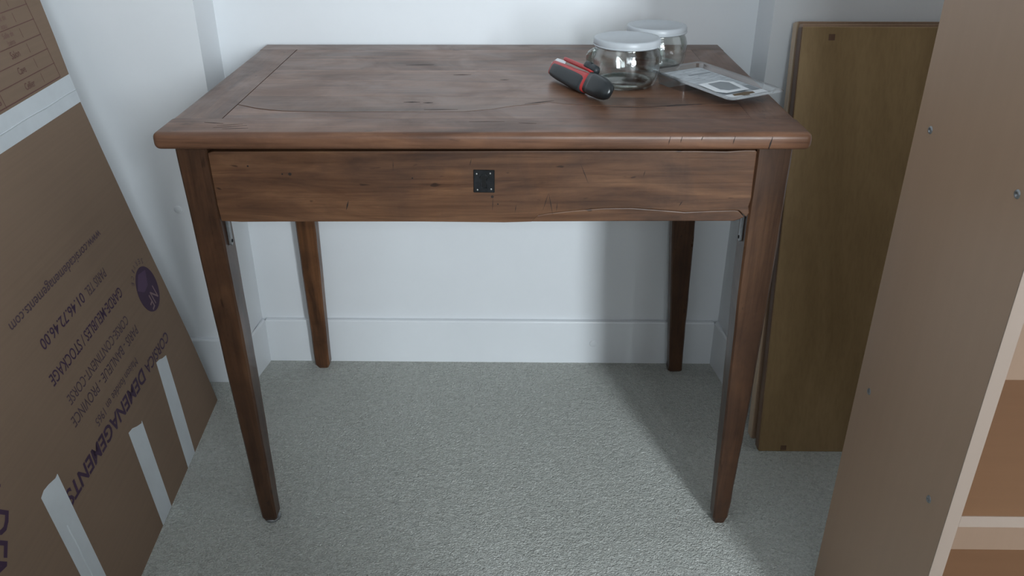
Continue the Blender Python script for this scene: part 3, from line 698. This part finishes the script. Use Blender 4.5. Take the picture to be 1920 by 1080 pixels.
def line(body, u0, u1, vmid, h, mat, bold=0.0, shear=0.0):
    print_text('printed_line', body, (u0, vmid + h / 2), UD['rd'], UD['upd'], u1 - u0, h, mat, fp, bold, shear)
line('www.corsicademenagements.com', 0.141, 0.486, 0.4785, 0.0165, M['purple_soft'], 0.006)
line('PARIS TEL', 0.186, 0.270, 0.4215, 0.0175, M['purple_soft'], 0.0)
line('01.46.72.46.00', 0.282, 0.444, 0.4225, 0.0180, M['purple'], 0.008)
line('GARDE-MEUBLES / STOCKAGE', 0.165, 0.466, 0.3705, 0.0190, M['purple'], 0.008)
line('CORSE-CONTINENT-CORSE', 0.189, 0.452, 0.3235, 0.0175, M['purple_soft'], 0.0)
line('PARIS - BANLIEUE - PROVINCE', 0.174, 0.470, 0.2930, 0.0180, M['purple_soft'], 0.0)
line('Maison fondée en 1965', 0.224, 0.418, 0.2530, 0.0145, M['purple_soft'], 0.0)
line('CORSICA', 0.0795, 0.2080, 0.2205, 0.0200, M['purple'], 0.010, 0.18)
line('DEMENAGEMENTS', 0.2190, 0.5710, 0.2215, 0.0235, M['purple'], 0.024, 0.18)
for body_, og_, ln_ in (('DEMENAGEMENTS', (0.7035, 0.3345), 0.44), ('A', (0.680, 0.3795), 0.033)):
    print_text('printed_line', body_, og_, (0.75, -0.66), (-0.66, -0.75), ln_, 0.044, M['purple'], fp, 0.012)
# round certification mark
cc, cr = Vector((0.0705, 0.3235)), 0.0455
cplate('round_emblem', [(cc.x + cr * math.cos(k * math.pi / 24), cc.y + cr * math.sin(k * math.pi / 24)) for k in range(48)], 0.0001, 0.0004, M['purple'], fp)
cplate('emblem_facet', [(cc.x - 0.022, cc.y + 0.032), (cc.x + 0.012, cc.y + 0.038), (cc.x + 0.040, cc.y + 0.016), (cc.x + 0.018, cc.y + 0.002), (cc.x - 0.006, cc.y + 0.006)], 0.0004, 0.0006, M['purple_lite'], fp)
print_text('printed_line', 'NF', (cc.x - 0.022, cc.y - 0.003), (0.97, -0.22), (-0.22, -0.97), 0.046, 0.028, M['nf'], fp, 0.0, 0.1, 0.0008)
for i, ch in enumerate('SERVICE'):
    a = math.radians(118 - i * 13.5 - 0)
    pos = cc + Vector((math.cos(a), math.sin(a))) * (cr + 0.016); rd = Vector((math.sin(a), -math.cos(a))); u_ = -Vector((math.cos(a), math.sin(a)))
    print_text('printed_line', ch, pos - rd * 0.003, rd, u_, 0.0030 if ch == 'I' else 0.0062, 0.0105, M['purple_soft'], fp)
# printed room list on the upper flap
RED = M['redbrown']
for v in (0.8925, 0.8672, 0.8418, 0.8155, 0.7900, 0.7645): cplate('printed_rule', [(0.0265, v - 0.0006), (0.62, v - 0.0006), (0.62, v + 0.0006), (0.0265, v + 0.0006)], 0.0001, 0.0004, RED, up_)
cplate('printed_rule', [(0.0285, 0.7392), (0.62, 0.7390), (0.62, 0.7406), (0.0285, 0.7408)], 0.0001, 0.0004, RED, up_)
cplate('printed_rule', [(0.0275, 0.74), (0.0283, 0.74), (0.0283, 0.95), (0.0275, 0.95)], 0.0001, 0.0004, RED, up_)
for k in range(8): cplate('printed_rule', [(0.0865, 0.745 + k * 0.0255), (0.0872, 0.745 + k * 0.0255), (0.0872, 0.760 + k * 0.0255), (0.0865, 0.760 + k * 0.0255)], 0.0001, 0.0004, M['redbrown_soft'], up_)
cplate('printed_rule', [(0.2310, 0.738), (0.2318, 0.738), (0.2318, 0.764), (0.2310, 0.764)], 0.0001, 0.0004, RED, up_)
def row(body, uc, v, h, ln, mat=M['redbrown']): print_text('printed_line', body, (uc + ln / 2, v), (-1, 0), (0, 1), ln, h, mat, up_)
row('Cellier', 0.1360, 0.7470, 0.0115, 0.034); row('Cave', 0.1390, 0.7725, 0.0115, 0.026); row('Salon', 0.1360, 0.7980, 0.0115, 0.030)
row('bains', 0.1300, 0.8180, 0.0085, 0.024, M['redbrown_soft']); row('Salle de', 0.1300, 0.8300, 0.0085, 0.036, M['redbrown_soft'])
row('eau', 0.1300, 0.8440, 0.0085, 0.018, M['redbrown_soft']); row('Salle de', 0.1300, 0.8560, 0.0085, 0.036, M['redbrown_soft']); row('Salle', 0.130, 0.8720, 0.0095, 0.024, M['redbrown_soft'])
row('S', 0.2430, 0.7460, 0.0125, 0.009)
